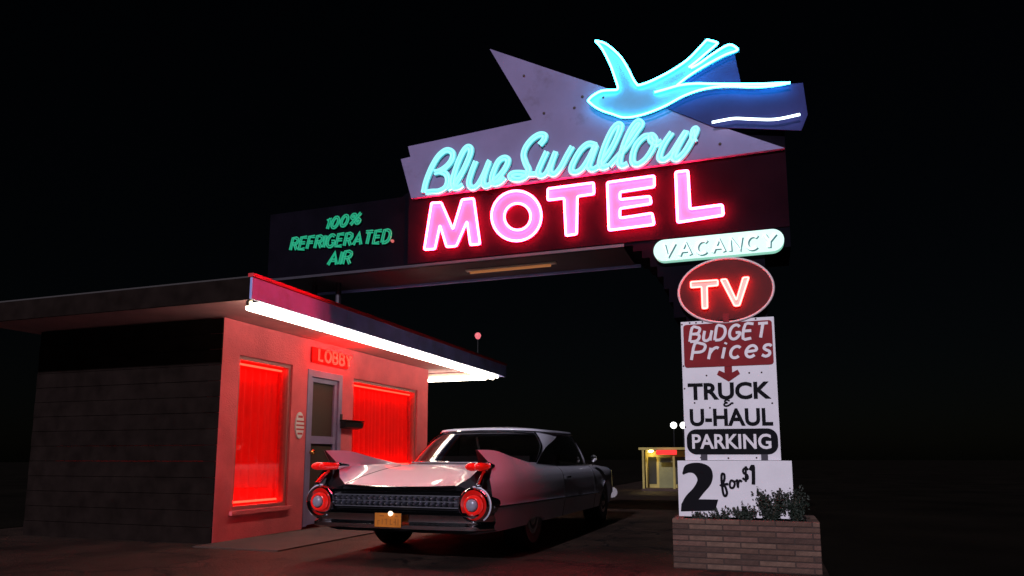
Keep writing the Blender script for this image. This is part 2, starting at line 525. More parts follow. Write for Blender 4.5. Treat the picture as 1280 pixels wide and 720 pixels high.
# ================================================================== SETTING
def ground_z(y):
    t = min(max((y - 17) / 22.0, 0), 1)
    return -0.95 * t * t * (3 - 2 * t)
g = MB()
xs = [-300, -120, -60, -30, -15, -8, -4, 0, 4, 8, 15, 30, 60, 120, 300]
ys = [-60, -20, -5, 0, 5, 10, 14, 17, 19, 21, 23, 25, 27, 29, 31, 33, 35, 37, 39, 45, 60, 100, 200, 600]
g.add([(x, y, ground_z(y)) for y in ys for x in xs],
      [(j * len(xs) + i, j * len(xs) + i + 1, (j + 1) * len(xs) + i + 1, (j + 1) * len(xs) + i) for j in range(len(ys) - 1) for i in range(len(xs) - 1)])
tag(g.build('ground', ASPHALT, smooth=True), kind='structure')
for xa, xb in ((-300, -10.3), (.45, 300)):         # rough ground either side of the forecourt, night darkness put into its colour
    yy = [-60, -5, 5, 10, 14, 17, 19, 21, 23, 25, 27, 29, 31, 33, 35, 37, 39, 45, 60, 100, 200, 600]
    m = MB()
    jit = lambda y: .12 * math.sin(y * 1.7) + .06 * math.sin(y * 4.1)
    m.add([p for y in yy for p in ((xa, y, ground_z(y) + .006), (xb + (jit(y)), y, ground_z(y) + .006))],
          [(2 * i, 2 * i + 1, 2 * i + 3, 2 * i + 2) for i in range(len(yy) - 1)])
    tag(m.build('dark_ground', NIGHTGROUND), kind='structure')
WX = -6.15                                   # the wall of the lobby
walk = MB()
walk.box(WX, -5.0, 6.6, 12.9, -0.05, 0.014)
tag(walk.build('walkway', CONCRETE), kind='structure')

# ================================================================== LOBBY BUILDING
Y0, Y1 = 6.9, 12.49
bld = thing('motel_lobby', (-8.5, 9.6, 0), 'pink stucco motel lobby with flat overhanging roof and red-lit windows', 'building')
w1y0, w1y1, w1z0, w1z1 = 7.2, 8.27, 0.36, 2.27
dy0, dy1, dz1 = 8.62, 9.50, 2.26
w2y0, w2y1, w2z0, w2z1 = 9.83, 12.05, 0.80, 2.25
w = MB()
T = 0.2
def wallbox(ya, yb, za, zb): w.box(WX - T, WX, ya, yb, za, zb)
wallbox(Y0, w1y0, 0, 2.69); wallbox(w1y0, w1y1, 0, w1z0); wallbox(w1y0, w1y1, w1z1, 2.69)
wallbox(w1y1, dy0, 0, 2.69); wallbox(dy0, dy1, dz1, 2.69); wallbox(dy1, w2y0, 0, 2.69)
wallbox(w2y0, w2y1, 0, w2z0); wallbox(w2y0, w2y1, w2z1, 2.69); wallbox(w2y1, Y1 - T, 0, 2.69)
w.box(-9.2, WX, Y1 - T, Y1, 0, 2.69)
w.box(-9.2, -9, Y0 + T, Y1 - T, 0, 2.69)
w.box(-9, WX - T - .9, Y0 + T, Y1 - T, 0.0, 0.05)
wall = w.build('wall', STUCCO, bld)
for k in range(14):                            # weatherboards on the street end, darkened in colour to sink into the night
    MB().box(-9.2, WX - .004, Y0 + .004 * (k % 2) - .02, Y0 + T - .01, .192 * k, .192 * k + .186).build('board', DARKWOOD, wall)
FX = -4.87                                    # outer face of the fascia
rf = MB()
rf.box(-9.5, FX - .03, 5.86, 13.37, 2.70, 2.80)
roof = rf.build('roof', SOFFIT, bld)
MB().box(-9.5, FX - .03, 5.86, 13.37, 2.802, 2.85).build('roofing', ROOFING, roof)
MB().box(FX - .03, FX, 5.83, 13.4, 2.60, 2.825).build('fascia', FASCIA, roof)
MB().box(-9.5, FX - .032, 13.372, 13.4, 2.60, 2.825).build('fascia', FASCIA, roof)
MB().box(-9.5, FX - .032, 5.83, 5.858, 2.60, 2.825).build('fascia', DARKWOOD, roof)  # end fascia coloured dark too, so the light on it does not show
MB().box(FX - .05, FX + .018, 5.82, 13.41, 2.828, 2.866).build('edge_strip', TRIMRED, roof)
for yy in (7.6, 9.55, 11.5):                   # joints of the fascia boards
    MB().box(FX - .002, FX + .006, yy, yy + .05, 2.602, 2.822).build('joint_cover', FASCIA, roof)
def curtain(ya, yb, za, zb, folds, seed):
    rnd = random.Random(seed)
    n = folds * 8
    vv, ff = [], []
    ph = [rnd.uniform(-.5, .5) for _ in range(folds + 2)]
    for i in range(n + 1):
        t = i / n
        f = t * folds
        k = int(f)
        a = ph[k] * (1 - (f - k)) + ph[k + 1] * (f - k)
        d = .045 * math.sin(2 * math.pi * f + a) + .02 * math.sin(5.1 * f)
        y = ya + (yb - ya) * t
        vv += [(WX - .23 + d, y, za), (WX - .23 + d * .8, y, (za + zb) / 2), (WX - .23 + d * .55, y, zb)]
    for i in range(n):
        for k in range(2):
            ff.append((3 * i + k, 3 * i + 3 + k, 3 * i + 4 + k, 3 * i + 1 + k))
    return MB().add(vv, ff)
def window(ya, yb, za, zb, folds, seed):
    fr = MB()
    t = .05
    fr.box(WX - .12, WX - .03, ya, ya + t, za, zb); fr.box(WX - .12, WX - .03, yb - t, yb, za, zb)
    fr.box(WX - .12, WX - .03, ya + t, yb - t, za, za + t); fr.box(WX - .12, WX - .03, ya + t, yb - t, zb - t, zb)
    f = fr.build('window', mat('window_frame_%d' % seed, (0.36, 0.10, 0.10), 0.5), bld)
    MB().box(WX - .082, WX - .076, ya + t, yb - t, za + t, zb - t).build('pane', PANE, f)
    MB().box(WX - .01, WX + .05, ya - .05, yb + .05, za - .05, za - .002).build('sill', STUCCO, f)
    curtain(ya - .05, yb + .05, za - .05, zb + .02, folds, seed).build('curtain', CURTAIN, f, smooth=True, angle=80)
    MB().tube([(WX - .125, ya + .08, zb - .09), (WX - .125, yb - .08, zb - .09)], .014).build('neon_tube', MATS['red_window_neon'], f, smooth=True)
    MB().tube([(WX - .125, ya + .08, za + .09), (WX - .125, yb - .08, za + .09)], .014).build('neon_tube', MATS['red_window_neon'], f, smooth=True)
    return f
emit_mat('red_window_neon', (1.0, 0.008, 0.004), 30.0)
window(w1y0, w1y1, w1z0, w1z1, 9, 3)
window(w2y0, w2y1, w2z0, w2z1, 17, 5)
# the screen door
d = MB()
d.box(WX - .10, WX + .012, dy0, dy0 + .09, 0.045, dz1); d.box(WX - .10, WX + .012, dy1 - .09, dy1, 0.045, dz1)
d.box(WX - .10, WX + .012, dy0 + .09, dy1 - .09, dz1 - .10, dz1)
door = d.build('door', DOORPAINT, bld)
l = MB()
a, b = dy0 + .095, dy1 - .095
l.box(WX - .07, WX - .02, a, a + .07, .06, dz1 - .105); l.box(WX - .07, WX - .02, b - .07, b, .06, dz1 - .105)
for z0, z1 in ((.06, .26), (1.20, 1.31), (dz1 - .17, dz1 - .105)):
    l.box(WX - .07, WX - .02, a + .07, b - .07, z0, z1)
l.build('leaf_frame', DOORPAINT, door)
MB().box(WX - .056, WX - .05, a + .07, b - .07, 1.31, dz1 - .17).build('screen', SCREEN, door)
MB().box(WX - .056, WX - .05, a + .07, b - .07, .26, 1.20).build('lower_panel', SCREEN, door)
MB().lathe([(0, .018), (.03, .018), (.035, .034), (.06, .04), (.08, .028), (.084, .0)], (WX - .02, dy0 + .135, 1.075), 'x', 14).build('knob', BRASS, door, True)
# things on the wall
ls = thing('lobby_sign', (WX + .05, 9.1, 2.35), 'glowing red LOBBY sign above the lavender screen door', 'sign')
pan = MB()
pan.box(WX + .012, WX + .04, 8.66, 9.60, 2.365, 2.585)
pan.build('panel', mat('lobby_glow_panel', (0.30, 0.006, 0.005), 0.6, spec=0.1, emit=(1, 0.002, 0.001), es=0.5), ls)  # added panel; its emission stands in for red neon light on the wall
LOBT = emit_mat('lobby_neon', (1.0, 0.002, 0.001), 42.0)
st, tw = set_text('LOBBY', .165, gap=.3)
kx = .84 / tw
for gl in st:
    m = MB()
    for s in gl:
        for off in (-.011, .011):
            m.tube([(WX + .115, 8.71 + x * kx, 2.39 + z) for x, z in offset_line(s, off)], .0065, seg=6)
    m.build('letter', LOBT, ls, True)
mb_ = thing('mailbox', (WX, 9.73, 1.45), 'black mailbox on the pink wall beside the screen door', 'mailbox')
m = MB()
m.prism([(0.002, 0), (.10, .02), (.125, .10), (.002, .10)], 0, .50)
o = MB().add([(WX + p[0], 9.47 + p[1], 1.44 + p[2]) for p in m.v], m.f).build('body', BLACKM, mb_)
MB().add([(WX + p[0] * 1.06, 9.455 + p[1] * 1.06, 1.542 + p[2] * .3) for p in m.v], m.f).build('lid', BLACKM, mb_)
MB().box(WX + .002, WX + .02, 9.46, 9.52, 1.575, 1.66).build('bracket', BLACKM, mb_)
pl = thing('wall_plaque', (WX, 8.45, 1.3), 'small white oval plaque on the pink wall left of the door', 'plaque')
MB().lathe([(0, 1), (.018, 1), (.022, .94)], (WX + .002, 8.455, 1.445), 'x', 28, .095, .185).build('plate', PLAQUEW, pl)
for k, (zz, hw, hh) in enumerate(((1.565, .05, .016), (1.50, .085, .012), (1.445, .088, .012), (1.39, .085, .012), (1.33, .055, .014))):
    MB().box(WX + .0245, WX + .027, 8.455 - hw, 8.455 + hw, zz - hh, zz + hh).build('stripe', PLAQUER, pl)
# fluorescent lamps under the eaves
def fluorescent(p, q, label):
    p, q = Vector(p), Vector(q)
    t = thing('fluorescent_lamp', tuple((p + q) / 2 + Vector((0, 0, .03))), label, 'lamp', 'fluorescent lamps under the lobby eaves')
    dr = (q - p).normalized()
    sd = Vector((-dr.y, dr.x, 0))
    m = MB()
    up_ = lambda h: Vector((0, 0, h))
    vv = [p + sd * .07 + up_(.08), p - sd * .07 + up_(.08), p - sd * .045 + up_(.03), p + sd * .045 + up_(.03)]
    vv += [v + (q - p) for v in vv]
    m.add(vv, [(0, 1, 2, 3), (7, 6, 5, 4), (0, 4, 5, 1), (1, 5, 6, 2), (2, 6, 7, 3), (3, 7, 4, 0)])
    m.build('housing', FLUOFIX, t)
    for s, dz in ((-1, 0), (1, -.03)):
        MB().tube([p + sd * .045 * s + dr * .008 + up_(dz - .012), q + sd * .045 * s - dr * .008 + up_(dz - .012)], .029, seg=12).build('tube', FLUO, t, True)
        for e, dd in ((p, 1), (q, -1)):
            c = e + sd * .045 * s + dr * dd * .018 + up_(dz)
            MB().box(c.x - .022, c.x + .022, c.y - .022, c.y + .022, c.z + .005, c.z + .034 - dz).build('socket', FLUOFIX, t)
LZ = 2.59
ends = [5.95, 7.35, 9.30, 11.25, 13.15]
names = ['nearest the left end of the eave', 'over the LOBBY sign', 'in front of the wide red window', 'at the far corner of the eave']
for i in range(4):
    fluorescent((FX - .13, ends[i] + .03, LZ), (FX - .13, ends[i + 1] - .03, LZ), 'long white fluorescent lamp under the eave, ' + names[i])
fluorescent((FX - .3, 13.12, LZ), (FX - 1.62, 13.12, LZ), 'white fluorescent lamp under the short far end of the eave')
rl = thing('roof_lamp', (-5.2, 12.7, 2.85), 'small round red lamp on a thin rod above the lobby roof', 'lamp')
MB().tube([(-5.2, 12.7, 2.85), (-5.2, 12.7, 3.28)], .012).build('rod', BLACKM, rl)
MB().lathe([(-.068, .012), (-.05, .04), (0, .062), (.035, .055), (.06, .03), (.068, 0.002)], (-5.2, 12.7, 3.34), 'z', 16).build('bulb', REDBULB, rl, True)

# ================================================================== NEON SIGN
SY = 7.15
sg = thing('neon_motel_sign', (-2.3, 7.5, 2.86), 'large neon motel sign with blue swallow, aqua script and glowing pink MOTEL letters', 'sign')
def Z(px, py, Y=SY):
    p = onY(px, py, Y)
    return (p[0], p[2])
# the dark cabinet, its stepped bracket and the pylon behind the boards
cab = [(-5.75, 3.165), (-1.30, 3.165)]
steps = [(-1.30, 3.165), (-1.21, 3.165), (-1.21, 3.10), (-1.12, 3.10), (-1.12, 3.02), (-1.04, 3.02), (-1.04, 2.92), (-.97, 2.92), (-.97, 2.81), (-.91, 2.81), (-.91, 2.68), (-.86, 2.68), (-.86, 2.54), (-.82, 2.54), (-.82, 2.38), (-.70, 2.38)]
outline = [(-5.75, 3.165)] + steps + [(-.70, .46), (.06, .46), (.06, 3.0), (.30, 3.0), (.30, 4.2), (-3.6, 4.2), (-3.9, 4.02), (-5.75, 4.02)]
cabinet = MB().prism(outline, SY, 7.88).build('cabinet', CAB, sg)
MB().box(-5.74, -1.31, SY + .02, 7.87, 3.155, 3.1635).build('underside', CABU, sg)
MB().box(-5.75, -1.25, 7.86, 7.90, 3.128, 3.154).build('bottom_rail', FASCIA, sg)
MB().box(-5.75, -1.30, SY - .022, SY - .002, 3.155, 3.185).build('bottom_rail', STEEL, sg)
for x in (-5.3, -4.95):
    MB().tube([(x, 7.5, 2.845), (x, 7.5, 3.16)], .035).build('support_post', STEEL, sg)
m = MB()
m.tube([(onX(578, 342, 0) and -3.15, 7.45, 3.118), (-2.18, 7.45, 3.118)], .014)
t_ = m.build('lamp_tube', OLDFLUO, sg, True)
MB().box(-3.2, -2.12, 7.42, 7.48, 3.134, 3.152).build('lamp_housing', FLUOFIX, t_)
MB().box(-3.80, .298, SY - .012, SY - .0005, 3.20, 4.01).build('glow_panel', MPANEL, sg)  # added behind MOTEL to strengthen the red glow on the cabinet
# lavender star panel
starp = [(612, 61), (981, 185), (514, 248), (501, 199), (513, 196), (510, 183), (665, 150)]
star = MB().prism([Z(x, y, 7.09) for x, y in starp], 7.09, 7.135).build('star_panel', STAR, sg)
MB().prism([Z(x, y, 7.02) for x, y in [(800, 112), (870, 80), (918, 64), (927, 106), (1004, 100), (1010, 140), (1002, 160), (893, 156), (835, 133)]], 7.075, 7.087).build('wing_panel', NAVY, sg)
for (x, y) in ((680, 141.7), (718, 135), (728, 121), (655, 95), (560, 190), (530, 230), (900, 180)):
    p = Z(x, y, 7.09)
    MB().lathe([(-.010, .006), (-.008, .014), (-.001, .016)], (p[0], 7.089, p[1]), 'y', 8).build('bolt', BOLT, star)
# the swallow
z1 = lambda u, v: (720 + u / 5.714, 40 + v / 5.714)
bird_top = [(85, 490), (120, 455), (180, 422), (250, 415), (290, 412), (300, 395), (280, 330), (250, 245), (215, 170), (180, 110), (138, 62)]
bird_w2 = [(138, 62), (200, 78), (260, 120), (320, 180), (370, 260), (410, 340), (440, 382)]
bird_tail = [(440, 382), (500, 365), (590, 325), (700, 265), (800, 195), (870, 125), (935, 55)]
tail_a = [(935, 55), (1005, 75), (1000, 90), (930, 150), (860, 210), (805, 252)]
tail_b = [(820, 258), (880, 225), (980, 155), (1090, 92), (1150, 118), (1140, 135), (1060, 165), (930, 235), (810, 310), (720, 380)]
bird_mid = [(560, 430), (640, 408), (740, 380), (850, 368), (960, 370), (1100, 372), (1272, 372), (1400, 368), (1530, 362)]
belly = [(85, 490), (130, 530), (190, 562), (260, 585), (330, 608), (400, 606), (480, 588), (560, 560), (650, 520), (760, 460), (880, 415), (1000, 392), (1120, 388), (1272, 392), (1400, 385), (1530, 362)]
outer = bird_top + bird_w2[1:] + bird_tail[1:] + [(1010, 85), (930, 150), (815, 245), (900, 215), (1000, 145), (1095, 92), (1165, 128), (1060, 172), (930, 240), (800, 318), (730, 378), (850, 366), (1272, 366), (1530, 360), (1272, 396), (1120, 392), (1000, 396), (880, 419), (760, 464), (650, 524), (560, 564), (480, 592), (400, 610), (330, 612), (260, 589), (190, 566), (130, 534)]
BY = 7.03
bird = MB().prism([Z(*z1(u, v), BY) for u, v in outer], BY, 7.072).build('swallow', BIRD, sg)
def neon(pts, Y, r, name, material, parent, sm=5, closed=False):
    P = []
    for x, y in pts:
        q = onY(x, y, Y)
        P.append(q)
    P = smooth_path(P, sm, closed) if sm else P
    return MB().tube(P, r, closed, 8).build(name, material, parent, True, 60)
for pth in (bird_top, bird_w2, bird_tail, tail_a, tail_b, bird_mid, belly):
    neon([z1(*p) for p in pth], BY - .03, .0115, 'neon_tube', BIRDTUBE, bird)
neon([(890, 153), (905, 150), (920, 148), (943, 149), (970, 149), (1000, 143)], BY - .03, .013, 'neon_tube', WHITETUBE, sg)
p = Z(*z1(195, 468), BY)
MB().lathe([(-.006, .004), (-.004, .012), (-.001, .014)], (p[0], BY, p[1]), 'y', 10).build('eye', BLACKM, bird)
# "Blue Swallow" in aqua script: each letter a raised face with two tubes
z2 = lambda u, v: (500 + u / 5.714, 140 + v / 5.714)
z3 = lambda u, v: (700 + u / 5.246, 140 + v / 5.246)
P0 = lambda u, v: (u, v)
script = [
    (z2, [[(172, 578), (190, 500), (225, 410), (270, 330), (315, 286), (352, 276), (380, 300), (374, 345), (340, 390), (292, 424), (250, 436)],
          [(290, 428), (330, 445), (345, 490), (330, 540), (285, 568), (235, 572), (190, 578)]]),
    (z2, [[(345, 556), (395, 520), (445, 440), (492, 340), (510, 280), (494, 252), (462, 276), (425, 350), (395, 435), (380, 505), (390, 545), (425, 545), (455, 525)]]),
    (z2, [[(545, 355), (512, 440), (495, 510), (515, 545), (555, 530), (600, 455), (642, 355), (612, 440), (598, 505), (615, 535), (645, 525)]]),
    (z2, [[(640, 525), (700, 475), (755, 405), (775, 350), (750, 330), (708, 355), (672, 430), (658, 490), (680, 520), (725, 505), (755, 472)]]),
    (z2, [[(1000, 238), (1032, 200), (1035, 170), (1000, 165), (950, 195), (905, 250), (885, 310), (900, 370), (922, 420), (905, 465), (860, 488), (812, 485), (790, 462), (815, 442), (870, 440), (930, 450), (975, 448)]]),
    (P0, [[(684, 190), (677, 205), (673, 216), (677, 221), (685, 215), (695, 191), (690, 205), (688, 215), (693, 219), (701, 211), (709, 196), (716, 184)]]),
    (z3, [[(238, 222), (190, 212), (142, 248), (98, 318), (76, 378), (96, 402), (142, 382), (192, 310), (238, 222), (208, 310), (192, 362), (215, 384), (255, 364)]]),
    (z3, [[(255, 364), (330, 262), (385, 150), (400, 97), (382, 85), (345, 122), (302, 210), (272, 300), (264, 350), (285, 372), (320, 358)]]),
    (z3, [[(325, 358), (430, 240), (505, 132), (535, 87), (516, 65), (482, 95), (440, 172), (405, 270), (392, 338), (412, 360), (448, 343)]]),
    (z3, [[(600, 160), (555, 165), (508, 212), (482, 270), (478, 328), (505, 350), (555, 322), (600, 262), (625, 200), (615, 166), (596, 158), (600, 195), (640, 215), (672, 195)]]),
    (z3, [[(735, 138), (692, 200), (660, 268), (655, 308), (682, 320), (730, 282), (790, 190), (828, 133), (785, 210), (752, 280), (750, 312), (778, 310), (830, 252), (884, 152), (894, 117), (878, 125), (872, 170), (882, 202)]]),
]
for f, strokes in script:
    mb_face, mb_t = MB(), MB()
    for s in strokes:
        base = smooth_path([onY(*f(*q), 7.07) for q in s], 5)
        ribbon(mb_face, base, .038, .016, .00006)
        xz = [(q.x, q.z) for q in base]
        for dd in (-.0185, .0185):
            mb_t.tube([(x, 7.052 - .0001 * i, z) for i, (x, z) in enumerate(offset_line(xz, dd))], .0145, seg=8)
    face = mb_face.build('script_letter', SCRIPTF, sg)
    mb_t.build('neon_tube', SCRIPTT, face, True, 60)
# MOTEL: pale faces outlined by rose tubes
z4 = lambda u, v: (520 + u / 4.8, 200 + v / 4.8)
z5 = lambda u, v: (720 + u / 5.54, 200 + v / 5.54)
motel = [
    (z4, [(100, 262), (158, 260), (228, 420), (282, 242), (352, 236), (390, 508), (332, 514), (312, 372), (248, 520), (190, 526), (150, 395), (120, 538), (56, 541)]),
    None,
    (P0, [(685.6, 237), (742.8, 229.5), (743.5, 243.5), (722.5, 246.5), (721.7, 293.5), (708.3, 295.5), (706, 248.8), (685.6, 251.3)]),
    (z5, [(220, 162), (544, 116), (546, 192), (308, 228), (308, 280), (515, 258), (525, 308), (308, 342), (308, 408), (530, 374), (545, 452), (232, 492)]),
    (z5, [(692, 90), (777, 80), (792, 345), (1014, 316), (1022, 388), (706, 438)]),
]
def rounded(pts, rad):
    out = []
    n = len(pts)
    for i in range(n):
        a, b, c = Vector(pts[i - 1]), Vector(pts[i]), Vector(pts[(i + 1) % n])
        d1, d2 = a - b, c - b
        r = min(rad, d1.length * .4, d2.length * .4)
        p, q = b + d1.normalized() * r, b + d2.normalized() * r
        for t in (0, .25, .5, .75, 1):
            out.append(p * (1 - t) ** 2 + b * 2 * t * (1 - t) + q * t * t)
    return out
for it in motel:
    if it:
        f, pts = it
        xz = [Z(*f(*q), 7.11) for q in pts]
        fc = MB().prism(xz, 7.108, SY - .013).build('motel_letter', MFACE, sg)
        MB().tube(rounded([(x, 7.082, z) for x, z in xz], .02), .0125, True, 8).build('neon_tube', MTUBE, fc, True, 60)
    else:
        oc = [Z(*z4(607.5 + 149 * math.cos(R(a)), 340 + 150 * math.sin(R(a))), 7.11) for a in range(0, 360, 10)]
        ic = [Z(*z4(614 + 79 * math.cos(R(a)), 345 + 80 * math.sin(R(a))), 7.11) for a in range(0, 360, 10)]
        n = len(oc)
        m = MB()
        m.add([(x, 7.108, z) for x, z in oc] + [(x, 7.108, z) for x, z in ic] + [(x, SY - .013, z) for x, z in oc] + [(x, SY - .013, z) for x, z in ic],
              [(i, (i + 1) % n, n + (i + 1) % n, n + i) for i in range(n)] + [(i, 2 * n + i, 2 * n + (i + 1) % n, (i + 1) % n) for i in range(n)] + [(n + i, n + (i + 1) % n, 3 * n + (i + 1) % n, 3 * n + i) for i in range(n)])
        fc = m.build('motel_letter', MFACE, sg)
        for ring in (oc, ic):
            MB().tube([(x, 7.082, z) for x, z in ring], .0125, True, 8).build('neon_tube', MTUBE, fc, True, 60)
# "100% REFRIGERATED AIR" in green
for txt, a, b, hh in (('100%', (406.5, 286.5), (449, 279), .125), ('REFRIGERATED', (363, 312.5), (486, 302.5), .145), ('AIR', (410, 331), (437, 329.5), .15)):
    pa, pb = Z(*a, 7.12), Z(*b, 7.12)
    for gl in fit_text(txt, pa, pb, hh, gap=.26, slant=.22):
        m = MB()
        for s in gl:
            for off in (-.0125, .0125):
                m.tube([(x, 7.12, z) for x, z in offset_line(s, off)], .0088, seg=6)
        m.build('green_letter', GREENT, sg, True, 60)
p = Z(490, 301, 7.12)
MB().lathe([(-.018, .004), (-.012, .014), (0, .018), (.02, .018)], (p[0], 7.12, p[1]), 'y', 12).build('pilot_lamp', PILOT, sg, True)

# ---------------------------------------------------------------- the smaller signs on the pylon
def rrect(x0, x1, z0, z1, r, n=6):
    out = []
    for cx, cz, a in ((x1 - r, z1 - r, 0), (x0 + r, z1 - r, 90), (x0 + r, z0 + r, 180), (x1 - r, z0 + r, 270)):
        out += [(cx + r * math.cos(R(a + 90 * k / n)), cz + r * math.sin(R(a + 90 * k / n))) for k in range(n + 1)]
    return out
va = thing('vacancy_sign', (-.42, 7.12, 2.94), 'glowing mint green pill-shaped VACANCY sign under the MOTEL letters', 'sign')
vx0, vx1, vz0, vz1 = -.99, .24, 2.945, 3.165
MB().prism(rrect(vx0, vx1, vz0, vz1, .1085, 8), 7.06, SY - .002).build('light_box', VACF, va)
m_st = fit_text('VACANCY', (-.90, 2.985), (.15, 2.985), .13, gap=.36, slant=.08)
for gl in m_st:
    mt, mw = MB(), MB()
    for s in gl:
        ribbon(mt, [(x + .010, 7.056, z - .007) for x, z in s], .017, .004, .00008)
        ribbon(mw, [(x, 7.050, z) for x, z in s], .014, .003, .00008)
    t = mt.build('letter', VACT, va)
    mw.build('letter_face', VACL, t)
tv = thing('oval_sign', (-.315, 7.12, 2.26), 'dark red oval TV sign with pink neon letters', 'sign')
tc_, rx, rz = (-.315, 2.60), .44, .315
ov = lambda k, n=48: [(tc_[0] + rx * k * math.cos(2 * math.pi * i / n), tc_[1] + rz * k * math.sin(2 * math.pi * i / n)) for i in range(n)]
MB().prism(ov(.985), 7.06, SY - .004).build('face', TVF, tv)
MB().tube([(x, 7.055, z) for x, z in ov(1.0)], .012, True, 8).build('rim', TVRIM, tv, True, 60)
z7 = lambda u, v: (760 + u / 3.6, 280 + v / 3.6)
for pts in ([(373, 262), (494, 254), (495, 278), (446, 282), (448, 380), (426, 382), (422, 284), (374, 288)],
            [(508, 252), (533, 250), (578, 345), (608, 243), (634, 241), (592, 368), (570, 370)]):
    xz = [Z(*z7(*q), 7.04) for q in pts]
    f_ = MB().prism(xz, 7.04, 7.0585).build('letter', TVL, tv)
    MB().tube(rounded([(x, 7.024, z) for x, z in xz], .012), .0085, True, 8).build('neon_tube', TVT, f_, True, 60)
# the white board
BX0, BX1 = -.745, .112
bd = thing('advertising_board', (-.31, 7.1, .97), 'tall white board with red Budget Prices block and TRUCK & U-HAUL PARKING lettering', 'sign')
FB = 7.06
board = MB().box(BX0, BX1, FB, SY - .006, .975, 2.315).build('board', BOARDW, bd)
MB().prism(rrect(BX0 + .022, BX1 - .02, 1.862, 2.283, .03), FB - .006, FB - .001).build('red_block', BOARDR, bd)
ax = -.318
MB().prism([(ax - .028, 2.286), (ax + .028, 2.286), (ax + .028, 2.37), (ax - .028, 2.37)], FB - .02, FB - .014).build('red_stem', BOARDR, bd)
MB().prism([(ax - .035, 1.859), (ax - .035, 1.80), (ax - .085, 1.825), (ax - .105, 1.785), (ax, 1.715), (ax + .105, 1.785), (ax + .085, 1.825), (ax + .035, 1.80), (ax + .035, 1.859)], FB - .006, FB - .001).build('arrow', BOARDR, bd)
def brush(text, p0, p1, h, wd, material, parent, y, gap=.3, slant=.2):
    for gl in fit_text(text, p0, p1, h, gap, slant):
        m = MB()
        for s in gl:
            P = [Vector((x, y, z)) for x, z in s]
            P = smooth_path(P, 3) if len(P) > 2 else P
            ribbon(m, P, wd, .003, .00006)
        m.build('letter', material, parent)
brush('BuDGET', (-.665, 2.115), (.03, 2.12), .135, .0135, WHITEP, bd, FB - .0105)
brush('Prices', (-.655, 1.935), (.06, 1.94), .155, .0135, WHITEP, bd, FB - .0105)
font_mesh('lettering', 'TRUCK', (-.70, 1.548), (.055, 1.542), .163, FB - .004, BOARDK, bd, .032)
font_mesh('lettering', 'U-HAUL', (-.69, 1.298), (.06, 1.292), .165, FB - .004, BOARDK, bd, .030)
am = MB()
zz_ = lambda u, v: onY(830 + u / 6, 400 + v / 6, FB - .005)
ribbon(am, smooth_path([zz_(*q) for q in ((492, 606), (472, 599), (456, 606), (460, 617), (476, 619), (456, 625), (450, 637), (466, 645), (490, 637), (508, 622), (520, 626))], 4), .0075, .003, .00006)
am.build('ampersand', BOARDK, bd)
MB().prism(rrect(BX0 + .02, BX1 - .018, 1.03, 1.268, .09, 8), FB - .006, FB - .001).build('black_pill', BOARDK, bd)
font_mesh('lettering', 'PARKING', (-.675, 1.082), (.035, 1.078), .14, FB - .010, WHITEP, bd, .022)
for (x, z) in ((-.735, 2.29), (-.66, 2.302), (-.60, 2.3), (-.54, 2.304), (-.2, 2.3), (-.05, 2.303), (-.733, 1.88), (-.52, 1.78), (-.13, 1.79), (-.73, 1.66), (-.64, 1.52), (-.5, 1.47), (-.735, 1.29), (-.6, 1.0), (-.35, .995), (-.1, .998), (.06, 1.5), (-.02, 1.79)):
    MB().lathe([(-.006, .004), (-.004, .008), (-.0005, .009)], (x, FB, z), 'y', 7).build('bolt', BOLT, board)
# price board
pb = thing('price_board', (-.34, 7.0, .45), 'white board with a big black numeral 2 behind the planter shrubs', 'sign')
FP = 7.02
PX0, PX1 = -.815, .20
pboard = MB().box(PX0, PX1, FP, FP + .03, .455, .972).build('board', BOARDW, pb)
MB().box(-.6, -.54, FP + .035, FP + .075, .0, 1.2).build('post', STEEL, pb)
MB().box(-.06, 0, FP + .035, FP + .075, .0, 1.2).build('post', STEEL, pb)
z8 = lambda u, v: (830 + u / 4.5, 560 + v / 4.5)
two = [(103, 142), (118, 100), (160, 84), (215, 86), (260, 110), (275, 155), (262, 205), (225, 250), (195, 288), (305, 290), (288, 352), (95, 356), (98, 315), (125, 268), (165, 225), (188, 180), (170, 145), (140, 138), (108, 150)]
xz = [Z(*z8(*q), FP) for q in two]
sm = smooth_path([(x, 0, z) for x, z in xz[:9]], 4)[:-1] + [Vector((x, 0, z)) for x, z in xz[8:12]] + smooth_path([(x, 0, z) for x, z in xz[12:]], 4)
MB().prism([(q.x, q.z) for q in sm], FP - .006, FP - .001).build('numeral', BOARDK, pb)
def stroke_px(name, paths, wd, y, parent, material=BOARDK):
    m = MB()
    for pth in paths:
        ribbon(m, smooth_path([onY(*z8(*q), y) for q in pth], 4), wd, .003, .00006)
    m.build(name, material, parent)
stroke_px('letter', [[(316, 214), (330, 200), (340, 172), (338, 148), (326, 146), (323, 170), (327, 215), (334, 258), (345, 270), (354, 252), (346, 222), (336, 206), (362, 202)]], .011, FP - .006, pb)
stroke_px('letter', [[(392, 188), (378, 182), (370, 200), (374, 222), (390, 222), (398, 200), (390, 186), (402, 192)]], .010, FP - .006, pb)
stroke_px('letter', [[(402, 190), (412, 180), (412, 200), (416, 222), (418, 195), (428, 182), (438, 190)]], .010, FP - .006, pb)
stroke_px('dollar_sign', [[(474, 122), (460, 112), (446, 122), (448, 140), (468, 152), (470, 170), (456, 178), (442, 168)], [(460, 102), (460, 190)]], .010, FP - .006, pb)
stroke_px('numeral', [[(484, 125), (500, 100), (503, 150), (503, 205)]], .016, FP - .006, pb)

